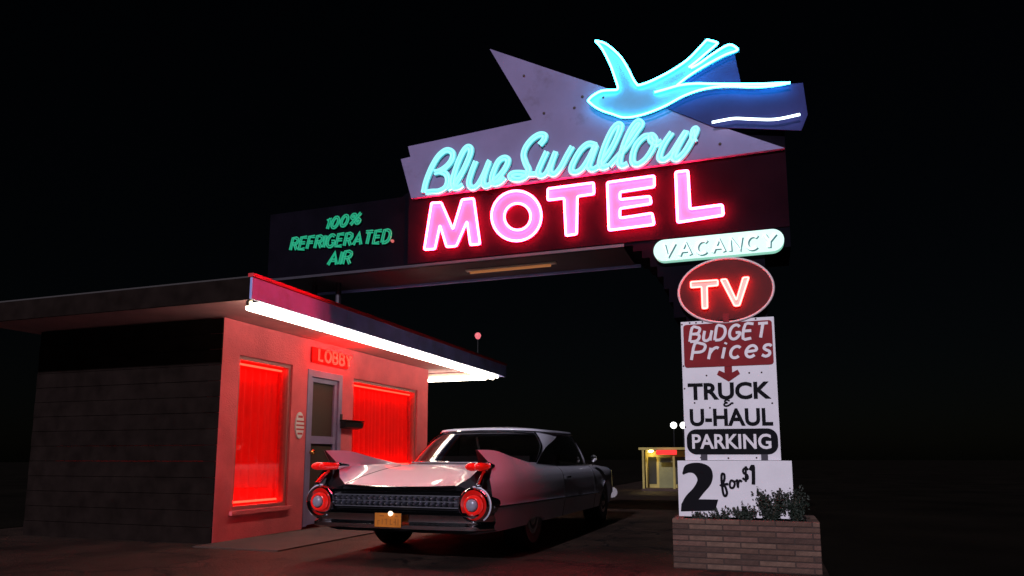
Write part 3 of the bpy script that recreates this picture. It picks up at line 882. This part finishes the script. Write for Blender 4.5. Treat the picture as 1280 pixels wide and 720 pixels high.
# ================================================================== BRICK PLANTER
plx0, plx1, ply0, ply1, plz = -.865, .40, 6.86, 7.72, .447
pn = thing('brick_planter', (-.23, 7.28, 0), 'low planter of thin brown bricks under the white signs', 'planter')
m = MB()
t = .10
e = .006
m.box(plx0 + e, plx1 - e, ply0 + e, ply0 + t, 0, plz - e); m.box(plx0 + e, plx1 - e, ply1 - t, ply1 - e, 0, plz - e)
m.box(plx0 + e, plx0 + t, ply0 + t, ply1 - t, 0, plz - e); m.box(plx1 - t, plx1 - e, ply0 + t, ply1 - t, 0, plz - e)
m.build('mortar_core', MORTAR, pn)
MB().box(plx0 + t, plx1 - t, ply0 + t, ply1 - t, 0, plz - .05).build('soil', SOIL, pn)
CH, BL = plz / 9, .30
def brick_mesh(lx, ly, hz, mt):
    bm = bmesh.new()
    bmesh.ops.create_cube(bm, size=1)
    for v in bm.verts: v.co = Vector((v.co.x * lx, v.co.y * ly, v.co.z * hz))
    bmesh.ops.bevel(bm, geom=list(bm.edges), offset=.004, segments=1, affect='EDGES')
    me = bpy.data.meshes.new('brick')
    bm.to_mesh(me)
    bm.free()
    me.materials.append(mt)
    return me
cache = {}
def brick(cx, cy, cz, lx, ly):
    mi = random.randrange(4)
    key = (round(lx, 3), round(ly, 3), mi)
    if key not in cache: cache[key] = brick_mesh(lx, ly, CH - .009, BRICKS[mi])
    o = bpy.data.objects.new('brick', cache[key])
    col.objects.link(o)
    attach(o, pn)
    o.location = (cx, cy, cz)
    o.rotation_euler = (0, 0, R(random.uniform(-.4, .4)))
def course_spans(a, b, off):
    out, x = [], a - off
    while x < b - 1e-4:
        p, q = max(x, a), min(x + BL, b)
        if q - p > .03: out.append((p, q))
        x += BL
    return out
for k in range(9):
    cz = CH * (k + .5)
    off = (0, .15)[k % 2]
    for p, q in course_spans(plx0, plx1, off):
        brick((p + q) / 2, ply0 + .045 + random.uniform(-.003, .003), cz, round(q - p - .010, 3), .09)
        brick((p + q) / 2, ply1 - .045, cz, round(q - p - .010, 3), .09)
    for p, q in course_spans(ply0 + .1, ply1 - .1, off):
        brick(plx0 + .045 + random.uniform(-.003, .003), (p + q) / 2, cz, .09, round(q - p - .010, 3))
        brick(plx1 - .045, (p + q) / 2, cz, .09, round(q - p - .010, 3))
def shrub(x, y, z, h, spread, n, label, seed):
    rnd = random.Random(seed)
    t = thing('shrub', (x, y, z), label, 'shrub', 'shrubs in the brick planter')
    ms, ml = MB(), MB()
    stems = []
    for k in range(max(3, n // 45)):
        a, s = rnd.uniform(0, 6.28), rnd.uniform(.2, 1) * spread
        top = Vector((x + math.cos(a) * s, y + math.sin(a) * s * .35, z + h * rnd.uniform(.55, 1)))
        mid = Vector((x + math.cos(a) * s * .35, y + math.sin(a) * s * .12, z + h * .4))
        P = smooth_path([(x, y, z - .02), mid, top], 4)
        stems.append(P)
        ms.tube(P, [.006 * (1 - .7 * i / len(P)) for i in range(len(P))], seg=5)
    for k in range(n):
        P = rnd.choice(stems)
        c = P[rnd.randrange(2, len(P))] + Vector((rnd.gauss(0, .022), rnd.gauss(0, .015), rnd.gauss(0, .022)))
        L = rnd.uniform(.018, .04)
        d = Vector((rnd.gauss(0, 1), rnd.gauss(0, .7), rnd.gauss(.4, 1))).normalized()
        s = d.cross(Vector((rnd.gauss(0, 1), rnd.gauss(0, 1), rnd.gauss(0, 1)))).normalized() * L * .3
        nrm = d.cross(s).normalized() * L * .1
        ml.add([c, c + d * L * .5 + s + nrm, c + d * L, c + d * L * .5 - s + nrm], [(0, 1, 2), (0, 2, 3)])
    ms.build('stem', STEM, t)
    tag(ml.build('foliage', LEAF, t), kind='stuff')
sz = plz - .05
shrub(-.22, 6.975, sz, .16, .12, 600, 'low leafy shrub in front of the word for on the price board', 1)
shrub(.0, 6.975, sz, .30, .15, 1100, 'taller leafy shrub in front of the dollar sign on the price board', 2)
shrub(.22, 6.98, sz, .30, .10, 800, 'leafy shrub at the right end of the brick planter', 3)
shrub(-.66, 6.975, sz, .09, .12, 160, 'tuft of low leaves at the foot of the big numeral 2', 4)
shrub(-.44, 6.975, sz, .11, .10, 200, 'tuft of low leaves right of the big numeral 2', 5)

# ================================================================== CAR
CARX, CARY, CARR = -3.405, 6.2, R(-1.0)
car = thing('finned_car', (CARX, CARY, 0), 'pale pink 1950s hardtop car with tall tail fins and red bullet lights', 'car', rz=CARR)
car['local'] = 1
def lerp_tab(K, V, y):
    """smooth interpolation of a table"""
    if y <= K[0]: return V[0]
    if y >= K[-1]: return V[-1]
    i = max(k for k in range(len(K)) if K[k] <= y)
    i = min(i, len(K) - 2)
    t = (y - K[i]) / (K[i + 1] - K[i])
    def slope(k):
        if k == 0: return (V[1] - V[0]) / (K[1] - K[0])
        if k == len(K) - 1: return (V[-1] - V[-2]) / (K[-1] - K[-2])
        return (V[k + 1] - V[k - 1]) / (K[k + 1] - K[k - 1])
    h = K[i + 1] - K[i]
    a, b = slope(i) * h, slope(i + 1) * h
    return (2 * t ** 3 - 3 * t * t + 1) * V[i] + (t ** 3 - 2 * t * t + t) * a + (-2 * t ** 3 + 3 * t * t) * V[i + 1] + (t ** 3 - t * t) * b
K = [.12, .5, 1.0, 1.6, 2.2, 3.0, 3.9, 4.7, 5.3, 5.58]
XS = [.90, .93, .95, .96, .965, .965, .965, .95, .90, .80]          # sill
XT = [.985, 1.0, 1.005, 1.01, 1.01, 1.0, 1.0, .99, .95, .86]        # side trim, the widest line
XM = [.975, .985, .99, .995, .995, .985, .98, .97, .94, .86]        # middle of the upper side
XO = [.915, .935, .95, .955, .955, .95, .945, .94, .92, .86]         # the torpedo line under the fin
ZO = [.905, .90, .885, .865, .855, .85, .845, .835, .81, .77]
XF = [.845, .85, .862, .88, .89, .90, .90, .895, .875, .83]          # fin top
ZF = [1.075, 1.072, 1.005, .938, .905, .89, .885, .875, .845, .80]
XI = [.79, .795, .805, .825, .845, .86, .86, .855, .83, .79]         # foot of the fin's inner face
ZI = [.90, .915, .925, .925, .90, .885, .885, .875, .845, .80]
XJ = [.62, .62, .62, .64, .70, .74, .74, .72, .68, .62]
ZJ = [.735, .815, .885, .925, .905, .90, .905, .90, .865, .81]
ZM = [.715, .80, .885, .94, .92, .92, .93, .935, .89, .82]
ZC = [.712, .805, .895, .945, .925, .925, .945, .955, .905, .83]
NY = 96
ystat = [.12 + (5.58 - .12) * j / (NY - 1) for j in range(NY)]
def section(y):
    L = lambda V: lerp_tab(K, V, y)
    zb = .30 if y > .4 else .30 + .04 * (1 - y / .4)
    za = zb
    for ya, rr in ((1.46, .30), (4.76, .41)):
        dd = abs(y - ya)
        if dd < rr: za = max(za, .30 + (math.sqrt(rr * rr - dd * dd) - .0) * (.20 if ya < 2 else .80))
    rows = [(0, zb - .04, 0), (.70, zb - .04, 0), (L(XS) - .05, max(zb - .02, za - .01), 0), (L(XS), za, .02)]
    zt = .545 - .012 * (y - .1)
    rows += [(L(XS) + (L(XT) - L(XS)) * .55, max(.42, za + .02), .05), (L(XT) - .006, max(zt - .03, za + .03), .06), (L(XT), max(zt, za + .04), .04)]
    rows += [(L(XM) + .004, .63, .0), (L(XM), .72, -.02), (L(XM) * .5 + L(XO) * .5 + .006, .80, .0), (L(XO), L(ZO), .15)]
    hf = L(ZF) - L(ZO)
    rows += [(L(XO) * .72 + L(XF) * .28 - .006, L(ZO) + hf * .35, .10), (L(XF) + .004, L(ZF) - .004, -.055), (L(XF) - .016, L(ZF) - .002, -.055)]
    rows += [(L(XI) * .55 + L(XF) * .45 - .012, L(ZI) + (L(ZF) - L(ZI)) * .35, .09), (L(XI), L(ZI), .14), (L(XI) * .6 + L(XJ) * .4, L(ZI) * .42 + L(ZJ) * .58, .05), (L(XJ), L(ZJ), .0), (.32, L(ZM), 0), (0, L(ZC), 0)]
    return rows
grid = []
for y in ystat:
    k = max(0, 1 - (y - .12) / .5) ** 1.5
    grid.append([(x, y + s * k, z) for x, z, s in section(y)])
NR = len(grid[0])
bv, bf = [], []
for side in (1, -1):
    n0 = len(bv)
    for rw in grid:
        bv += [(x * side, y, z) for x, y, z in rw]
    for j in range(NY - 1):
        for i in range(NR - 1):
            q = (n0 + j * NR + i, n0 + j * NR + i + 1, n0 + (j + 1) * NR + i + 1, n0 + (j + 1) * NR + i)
            bf.append(q if side > 0 else q[::-1])
me = bpy.data.meshes.new('body')
bm = bmesh.new()
vs_ = [bm.verts.new(p) for p in bv]
for f in bf: bm.faces.new([vs_[i] for i in f])
bmesh.ops.remove_doubles(bm, verts=bm.verts, dist=.0005)
bmesh.ops.recalc_face_normals(bm, faces=bm.faces)
bm.to_mesh(me)
bm.free()
me.materials.append(PAINT)
me.shade_smooth()
me.set_sharp_from_angle(angle=R(42))
body = bpy.data.objects.new('body', me)
col.objects.link(body)
attach(body, car)
# closing panels at tail and nose
rear = grid[0]
for side in (1, -1):                      # trailing edge of each fin, dark metal
    rows = [rear[i] for i in range(6, NR - 2)]
    cap = MB().add([(x * side, y + .004, z) for x, y, z in rows], [tuple(range(len(rows)))])
    cap.build('fin_edge', DARKCH, body)
MB().add([(x, y + .02, z) for x, y, z in rear[:7]] + [(.62, .14, .735), (0, .14, .712), (-.62, .14, .735)] + [(-x, y + .02, z) for x, y, z in rear[6:0:-1]],
         [tuple(range(16))]).build('tail_panel', DARKCH, body)
front = grid[-1]
MB().add([(x, y - .005, z) for x, y, z in front] + [(-x, y - .005, z) for x, y, z in front[::-1][1:-1]], [tuple(range(2 * NR - 2))]).build('nose_panel', DARKCH, body)
# boot lid seams, lid lip
MB().tube([(-.60, .118, .728), (-.3, .112, .716), (0, .11, .711), (.3, .112, .716), (.60, .118, .728)], .010, seg=8).build('lid_lip', CHROME, body, True)
# side mouldings
for s in (1, -1):
    pth = [(s * (lerp_tab(K, XT, y) + .004), y, .545 - .012 * (y - .1)) for y in [.14 + .2 * k for k in range(21)]]
    MB().tube(pth, .012, seg=8).build('side_moulding', CHROME, body, True)
for s in (1, -1):
    for y in (2.42, 3.98):
        MB().tube([(x * s + .001 * s, y, z) for x, z, _ in section(y)[3:13]], .0035, seg=5).build('door_seam', DARKCH, body)
    hd = (s * .968, 2.58, .76)
    MB().box(min(hd[0] + .02 * s, hd[0] + .045 * s), max(hd[0] + .02 * s, hd[0] + .045 * s), 2.52, 2.68, .752, .772).build('door_handle', CHROME, body)
    MB().tube([(s * lerp_tab(K, XJ, y), y, lerp_tab(K, ZJ, y) + .001) for y in [.13 + .07 * k for k in range(17)]], .004, seg=5).build('lid_seam', DARKCH, body)
# tail: bumper, pods, grille
bmp = MB()
prof = [(.02, .50), (-.035, .495), (-.05, .47), (-.02, .43), (-.015, .40), (-.05, .37), (-.04, .335), (.03, .32)]
nx = 24
vv = []
for i in range(nx + 1):
    x = -.98 + 1.96 * i / nx
    bow = .06 * (abs(x) / .98) ** 2 + (.16 * max(0, (abs(x) - .86) / .12) ** 2)
    vv += [(x, py_ + bow + .0, pz) for py_, pz in prof]
n = len(prof)
bmp.add(vv, [(i * n + k, i * n + k + 1, (i + 1) * n + k + 1, (i + 1) * n + k) for i in range(nx) for k in range(n - 1)])
bumper = bmp.build('rear_bumper', CHROME, car, True, 50)
bmp2 = MB()
prof2 = [(.10, .70), (.03, .695), (.02, .675), (.06, .665)]
vv = [(-.70 + 1.4 * i / 8, py_, pz) for i in range(9) for py_, pz in prof2]
bmp2.add(vv, [(i * 4 + k, i * 4 + k + 1, (i + 1) * 4 + k + 1, (i + 1) * 4 + k) for i in range(8) for k in range(3)])
bmp2.build('upper_bar', CHROME, bumper, True, 50)
for s in (1, -1):
    c = (s * .835, 0, .567)
    MB().lathe([(.30, .155), (.10, .162), (.015, .160), (-.005, .150), (-.012, .138), (.0, .122), (.02, .104), (.022, .088)], c, 'y', 40).build('light_pod', CHROME, bumper, True, 50)
    MB().tube([(s * (.835 + .166 * math.cos(R(a))), .03, .567 + .166 * math.sin(R(a))) for a in range(95, -60, -10)], .0065, seg=8).build('pod_edge', PAINT, body, True)
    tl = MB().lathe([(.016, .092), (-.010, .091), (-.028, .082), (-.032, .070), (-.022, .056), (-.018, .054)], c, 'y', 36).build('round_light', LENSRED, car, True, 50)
    MB().lathe([(-.015, .056), (-.040, .054), (-.052, .040), (-.056, .016), (-.057, .002)], c, 'y', 30).build('centre_lens', LENSCLR, tl, True, 50)
    MB().tube([(s * .835 + .058 * math.cos(R(a)), -.026, .567 + .058 * math.sin(R(a))) for a in range(0, 360, 12)], .005, True, 6).build('lens_ring', CHROME, tl, True)
    for dx in (-.043, .043):
        bx, bz = s * .842 + dx, .915
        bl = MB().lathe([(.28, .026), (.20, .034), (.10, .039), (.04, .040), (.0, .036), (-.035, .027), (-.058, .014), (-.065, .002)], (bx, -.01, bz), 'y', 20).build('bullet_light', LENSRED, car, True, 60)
        MB().lathe([(.45, .016), (.30, .038), (.245, .044), (.225, .044), (.218, .040)], (bx, -.01, bz), 'y', 20).build('bezel', CHROME, bl, True, 50)
    ch = MB()
    ch.tube([(s * .88, .02, .735), (s * .875, .10, .80), (s * .865, .19, .86)], [.03, .026, .02], seg=10)
    ch.build('fin_trim', CHROME, body, True)
MB().box(-.69, .69, .085, .115, .505, .664).build('grille_back', DARKCH, bumper)
bul = MB().lathe([(.04, .012), (.0, .021), (-.02, .019), (-.045, .008), (-.052, .001)], (0, 0, 0), 'y', 10).build('grille_bullet', SILVER, bumper, True, 60)
bul.location = (-.645, .055, .56)
first = True
for zz in (.56, .612):
    for k in range(22):
        if first:
            first = False
            continue
        o = bul.copy()
        col.objects.link(o)
        o.parent = bumper
        o.location = (-.645 + k * 1.29 / 21, .055, zz)
for zz in (.533, .587, .640):
    MB().box(-.69, .69, .045, .056, zz - .004, zz + .004).build('grille_bar', SILVER, bumper)
# number plate
px0, px1 = -.150, .140
plate = MB().box(px0, px1, -.078, -.072, .348, .485).build('number_plate', PLATEM, car)
MB().tube([(px0, -.078, .348), (px1, -.078, .348), (px1, -.078, .485), (px0, -.078, .485)], .006, True, 6).build('plate_frame', CHROME, plate)
for k, (u, v, ww, hh) in enumerate([(-.105, .41, .026, .010), (-.113, .392, .008, .04), (-.065, .40, .008, .055), (-.028, .423, .024, .009), (-.020, .40, .008, .05), (.022, .40, .008, .055), (.034, .378, .018, .009), (.066, .40, .024, .009), (.075, .40, .008, .055), (.104, .40, .008, .055), (-.07, .455, .05, .010), (.085, .455, .03, .010)]):
    MB().box(u - ww / 2, u + ww / 2, -.0805, -.0785, v - hh / 2, v + hh / 2).build('plate_mark', PLATEK, plate)
MB().lathe([(0, .020), (-.02, .024), (-.03, .016), (-.034, .001)], (.03, -.078, .478), 'y', 14).build('plate_lamp', PLATEL, plate, True)
# cabin: glass, roof, bright frames
base = [(0, 1.33, .942), (.40, 1.40, .942), (.66, 1.60, .94), (.785, 1.95, .935), (.825, 2.5, .905), (.845, 3.2, .90), (.84, 3.95, .905), (.70, 4.28, .935), (.36, 4.42, .955), (0, 4.46, .96)]
topl = [(0, 2.25, 1.335), (.38, 2.28, 1.33), (.61, 2.38, 1.32), (.715, 2.58, 1.31), (.745, 2.9, 1.31), (.755, 3.2, 1.31), (.74, 3.55, 1.31), (.62, 3.75, 1.315), (.32, 3.83, 1.325), (0, 3.85, 1.33)]
Bs, Ts = smooth_path(base, 5), smooth_path(topl, 5)
loopB = Bs + [Vector((-p.x, p.y, p.z)) for p in Bs[::-1][1:-1]]
loopT = Ts + [Vector((-p.x, p.y, p.z)) for p in Ts[::-1][1:-1]]
n = len(loopB)
NV = 6
gv = []
for k in range(NV + 1):
    t = k / NV
    for a, b in zip(loopB, loopT):
        p = a.lerp(b, t)
        cc = Vector((0, 2.85, p.z))
        out_ = (p - cc).normalized() * (.035 * 4 * t * (1 - t)) if True else 0
        gv.append(p + out_)
gfc = [(k * n + i, k * n + (i + 1) % n, (k + 1) * n + (i + 1) % n, (k + 1) * n + i) for k in range(NV) for i in range(n)]
glass = MB().add(gv, gfc).build('window_glass', CARGLASS, car, True, 80)
rv, rfc = [], []
NK = 7
cen = Vector((0, 2.92, 0))
for k in range(NK + 1):
    r_ = [1.03, 1.035, 1.02, .96, .82, .6, .34, .1][k]
    for p in loopT:
        q = cen + (Vector((p.x, p.y, 0)) - cen) * r_
        z = p.z - .012 if k == 0 else (p.z + .018 if k == 1 else p.z + .035 if k == 2 else p.z + (1.405 - p.z) * (1 - (r_ - .02) ** 2.2) + .035 * r_ ** 4)
        rv.append((q.x, q.y, z))
rfc = [(k * n + i, k * n + (i + 1) % n, (k + 1) * n + (i + 1) % n, (k + 1) * n + i) for k in range(NK) for i in range(n)] + [tuple(NK * n + i for i in range(n))]
roofp = MB().add(rv, rfc).build('roof', PAINT, car, True, 50)
def glass_pt(i, t, out=.012):
    a, b = Bs[i], Ts[i]
    p = a.lerp(b, t)
    cc = Vector((0, 2.85, p.z))
    return p + (p - cc).normalized() * (.035 * 4 * t * (1 - t) + out)
for s in (1, -1):
    fl = lambda v: Vector((v.x * s, v.y, v.z))
    # rear pillar, wide at the roof and tapering to a blade
    ts = [1.0, .9, .8, .7, .6, .5, .35, .2, 0]
    wide = [11, 8.4, 6.2, 4.2, 2.4, 1.3, .7, .5, .5]
    vv = []
    def gi(fi, t, out):
        i0 = int(fi)
        f_ = fi - i0
        return glass_pt(i0, t, out).lerp(glass_pt(i0 + 1, t, out), f_)
    NC = 8
    for t, wd in zip(ts, wide):
        vv += [fl(gi(15 - wd * .45 + wd * c / NC, t, .012)) for c in range(NC + 1)] + [fl(gi(15 + wd * .55 - wd * c / NC, t, -.018)) for c in range(NC + 1)]
    ff = []
    M_ = 2 * NC + 2
    for k in range(len(ts) - 1):
        for q in range(M_):
            ff.append((M_ * k + q, M_ * k + (q + 1) % M_, M_ * k + M_ + (q + 1) % M_, M_ * k + M_ + q))
    pil = MB().add(vv, ff).build('rear_pillar', PAINT, roofp, True, 50)
    MB().tube([fl(gi(15 - wd * .45, t, .014)) for t, wd in zip(ts, wide)], .011, seg=8).build('bright_strip', CHROME, pil, True)
    # windscreen pillar
    MB().tube([fl(glass_pt(32, t, .01)) for t in (0, .25, .5, .75, 1)], .022, seg=8).build('windscreen_pillar', CHROME, roofp, True)
MB().tube([p + Vector((0, -.012, .008)) for p in [Vector((-q.x, q.y, q.z)) for q in Bs[15:0:-1]] + list(Bs[:16])], .011, seg=8).build('window_surround', CHROME, glass, True)
MB().tube([cen + (Vector((p.x, p.y, 0)) - cen) * 1.04 + Vector((0, 0, p.z + .002)) for p in loopT], .009, True, 8).build('roof_drip_moulding', CHROME, roofp, True)
# cabin inside
seat = MB()
for y0, zt in ((2.15, 1.02), (3.25, 1.04)):
    seat.box(-.64, .64, y0, y0 + .16, .5, zt); seat.box(-.64, .64, y0 + .16, y0 + .65, .45, .62)
seat.build('seats', SEATM, car)
MB().tube([(-.42 + .19 * math.cos(R(a)), 3.85 - .06 * math.sin(R(a)), .96 + .18 * math.sin(R(a))) for a in range(0, 360, 20)], .012, True, 6).build('steering_wheel', SEATM, car, True)
# wheels
def wheel(x, y):
    s = 1 if x > 0 else -1
    rad = .365
    tp = [(-.115, .20), (-.125, .29), (-.115, .34), (-.08, rad), (.08, rad), (.115, .34), (.125, .29), (.115, .20)]
    t = MB().lathe(tp, (x, y, rad), 'x', 36).build('wheel', RUBBER, car, True, 40)
    MB().lathe([(s * .12, .285), (s * .129, .28), (s * .126, .215), (s * .117, .21)], (x, y, rad), 'x', 36).build('whitewall', WHITEW, t, True, 40)
    MB().lathe([(s * .09, .21), (s * .115, .20), (s * .125, .17), (s * .115, .10), (s * .14, .06), (s * .145, .002)], (x, y, rad), 'x', 32).build('hubcap', CHROME, t, True, 40)
for y in (1.46, 4.76):
    for x in (-.80, .80): wheel(x, y)
# nose
for s in (1, -1):
    for dx in (.60, .80):
        hl = MB().lathe([(-.05, .10), (.02, .105), (.03, .09)], (s * dx, 5.57, .72), 'y', 24).build('headlight', CHROME, car, True, 50)
        MB().lathe([(.028, .088), (.045, .06), (.05, .002)], (s * dx, 5.57, .72), 'y', 20).build('lens', LENSCLR, hl, True)
    mr = MB().lathe([(-.02, .02), (-.015, .05), (.02, .045), (.05, .015)], (s * .96, 4.05, .99), 'y', 16).build('door_mirror', CHROME, car, True)
    MB().tube([(s * .93, 4.08, .89), (s * .96, 4.06, .95)], .012, seg=6).build('stalk', CHROME, mr)
fb = MB()
fb.tube([(-.93, 5.35, .45), (-.88, 5.62, .45), (-.4, 5.70, .45), (.4, 5.70, .45), (.88, 5.62, .45), (.93, 5.35, .45)], .085, seg=12)
fb.build('front_bumper', CHROME, car, True)

# ================================================================== FAR BUILDING AND LAMPS
FYY = 45.0
GZ = ground_z(FYY)
fbld = thing('motel_room_wing', (-5, FYY + 3, GZ), 'distant yellow-lit motel room wing with red sign under its porch', 'building')
fx0 = -7.16
MB().box(fx0, -2.4, FYY, FYY + 6, GZ, 1.42).build('wall', FARWALL, fbld)
fr_ = MB().box(fx0 - .15, -2.3, FYY - 1.6, FYY + 6.2, 1.46, 1.60).build('roof', FARWALL, fbld)
dr = MB().box(-6.35, -5.95 + .45, FYY - .05, FYY - .005, GZ, 1.05).build('door', FARDOOR, fbld)
MB().box(-6.25, -5.62, FYY - .062, FYY - .052, .72, .98).build('pane', FARDARK, dr)
for a, b in ((-7.0, -6.5), (-5.35, -4.6)):
    wv = MB().box(a, b, FYY - .04, FYY - .005, GZ + .35, 1.05).build('window', FARDARK, fbld)
    MB().box(a - .06, a, FYY - .06, FYY - .005, GZ + .35, 1.05).build('jamb', FARWALL, wv)
for x in (-7.12, -5.32):
    MB().box(x, x + .12, FYY - 1.55, FYY - 1.43, GZ, 1.455).build('post', FARWALL, fbld)
MB().box(fx0, -2.4, FYY - 1.7, FYY - .002, GZ - .1, GZ + .12).build('step', CONCRETE, fbld)
pw = thing('porch_lamp', (-6.6, FYY - .6, 1.4), 'yellow lit lamp under the porch of the distant motel wing', 'lamp')
MB().lathe([(0, .10), (.05, .16), (.09, .10)], (-6.75, FYY - .5, 1.345), 'z', 14).build('bowl', FARLAMP, pw, True)
MB().box(-6.85, -6.65, FYY - .6, FYY - .4, 1.437, 1.458).build('mount', FARWALL, pw)
fs = thing('red_porch_sign', (-6.0, FYY - 1.7, 1.2), 'small red glowing sign hung from the porch of the distant wing', 'sign')
MB().box(-6.25, -5.05, FYY - 1.72, FYY - 1.66, 1.17, 1.44).build('panel', FARRED, fs)
MB().box(-6.2, -6.16, FYY - 1.71, FYY - 1.67, 1.44, 1.47).build('hanger', BLACKM, fs)
for px_, lab in ((842, 'white globe lamp on a pole, the one clear of the white board'), (854, 'white globe lamp on a pole, half hidden by the white board')):
    x, _, z = onY(px_, 531.5, 56.0)
    lp = thing('globe_lamp', (x, 56, GZ), lab, 'street lamp', 'globe lamps beyond the car')
    MB().tube([(x, 56, GZ), (x, 56, z - .24)], .05).build('pole', BLACKM, lp)
    MB().lathe([(-.25, .07), (-.21, .14), (-.12, .22), (0, .25), (.12, .22), (.21, .14), (.25, .003)], (x, 56, z), 'z', 18).build('globe', GLOBE, lp, True)
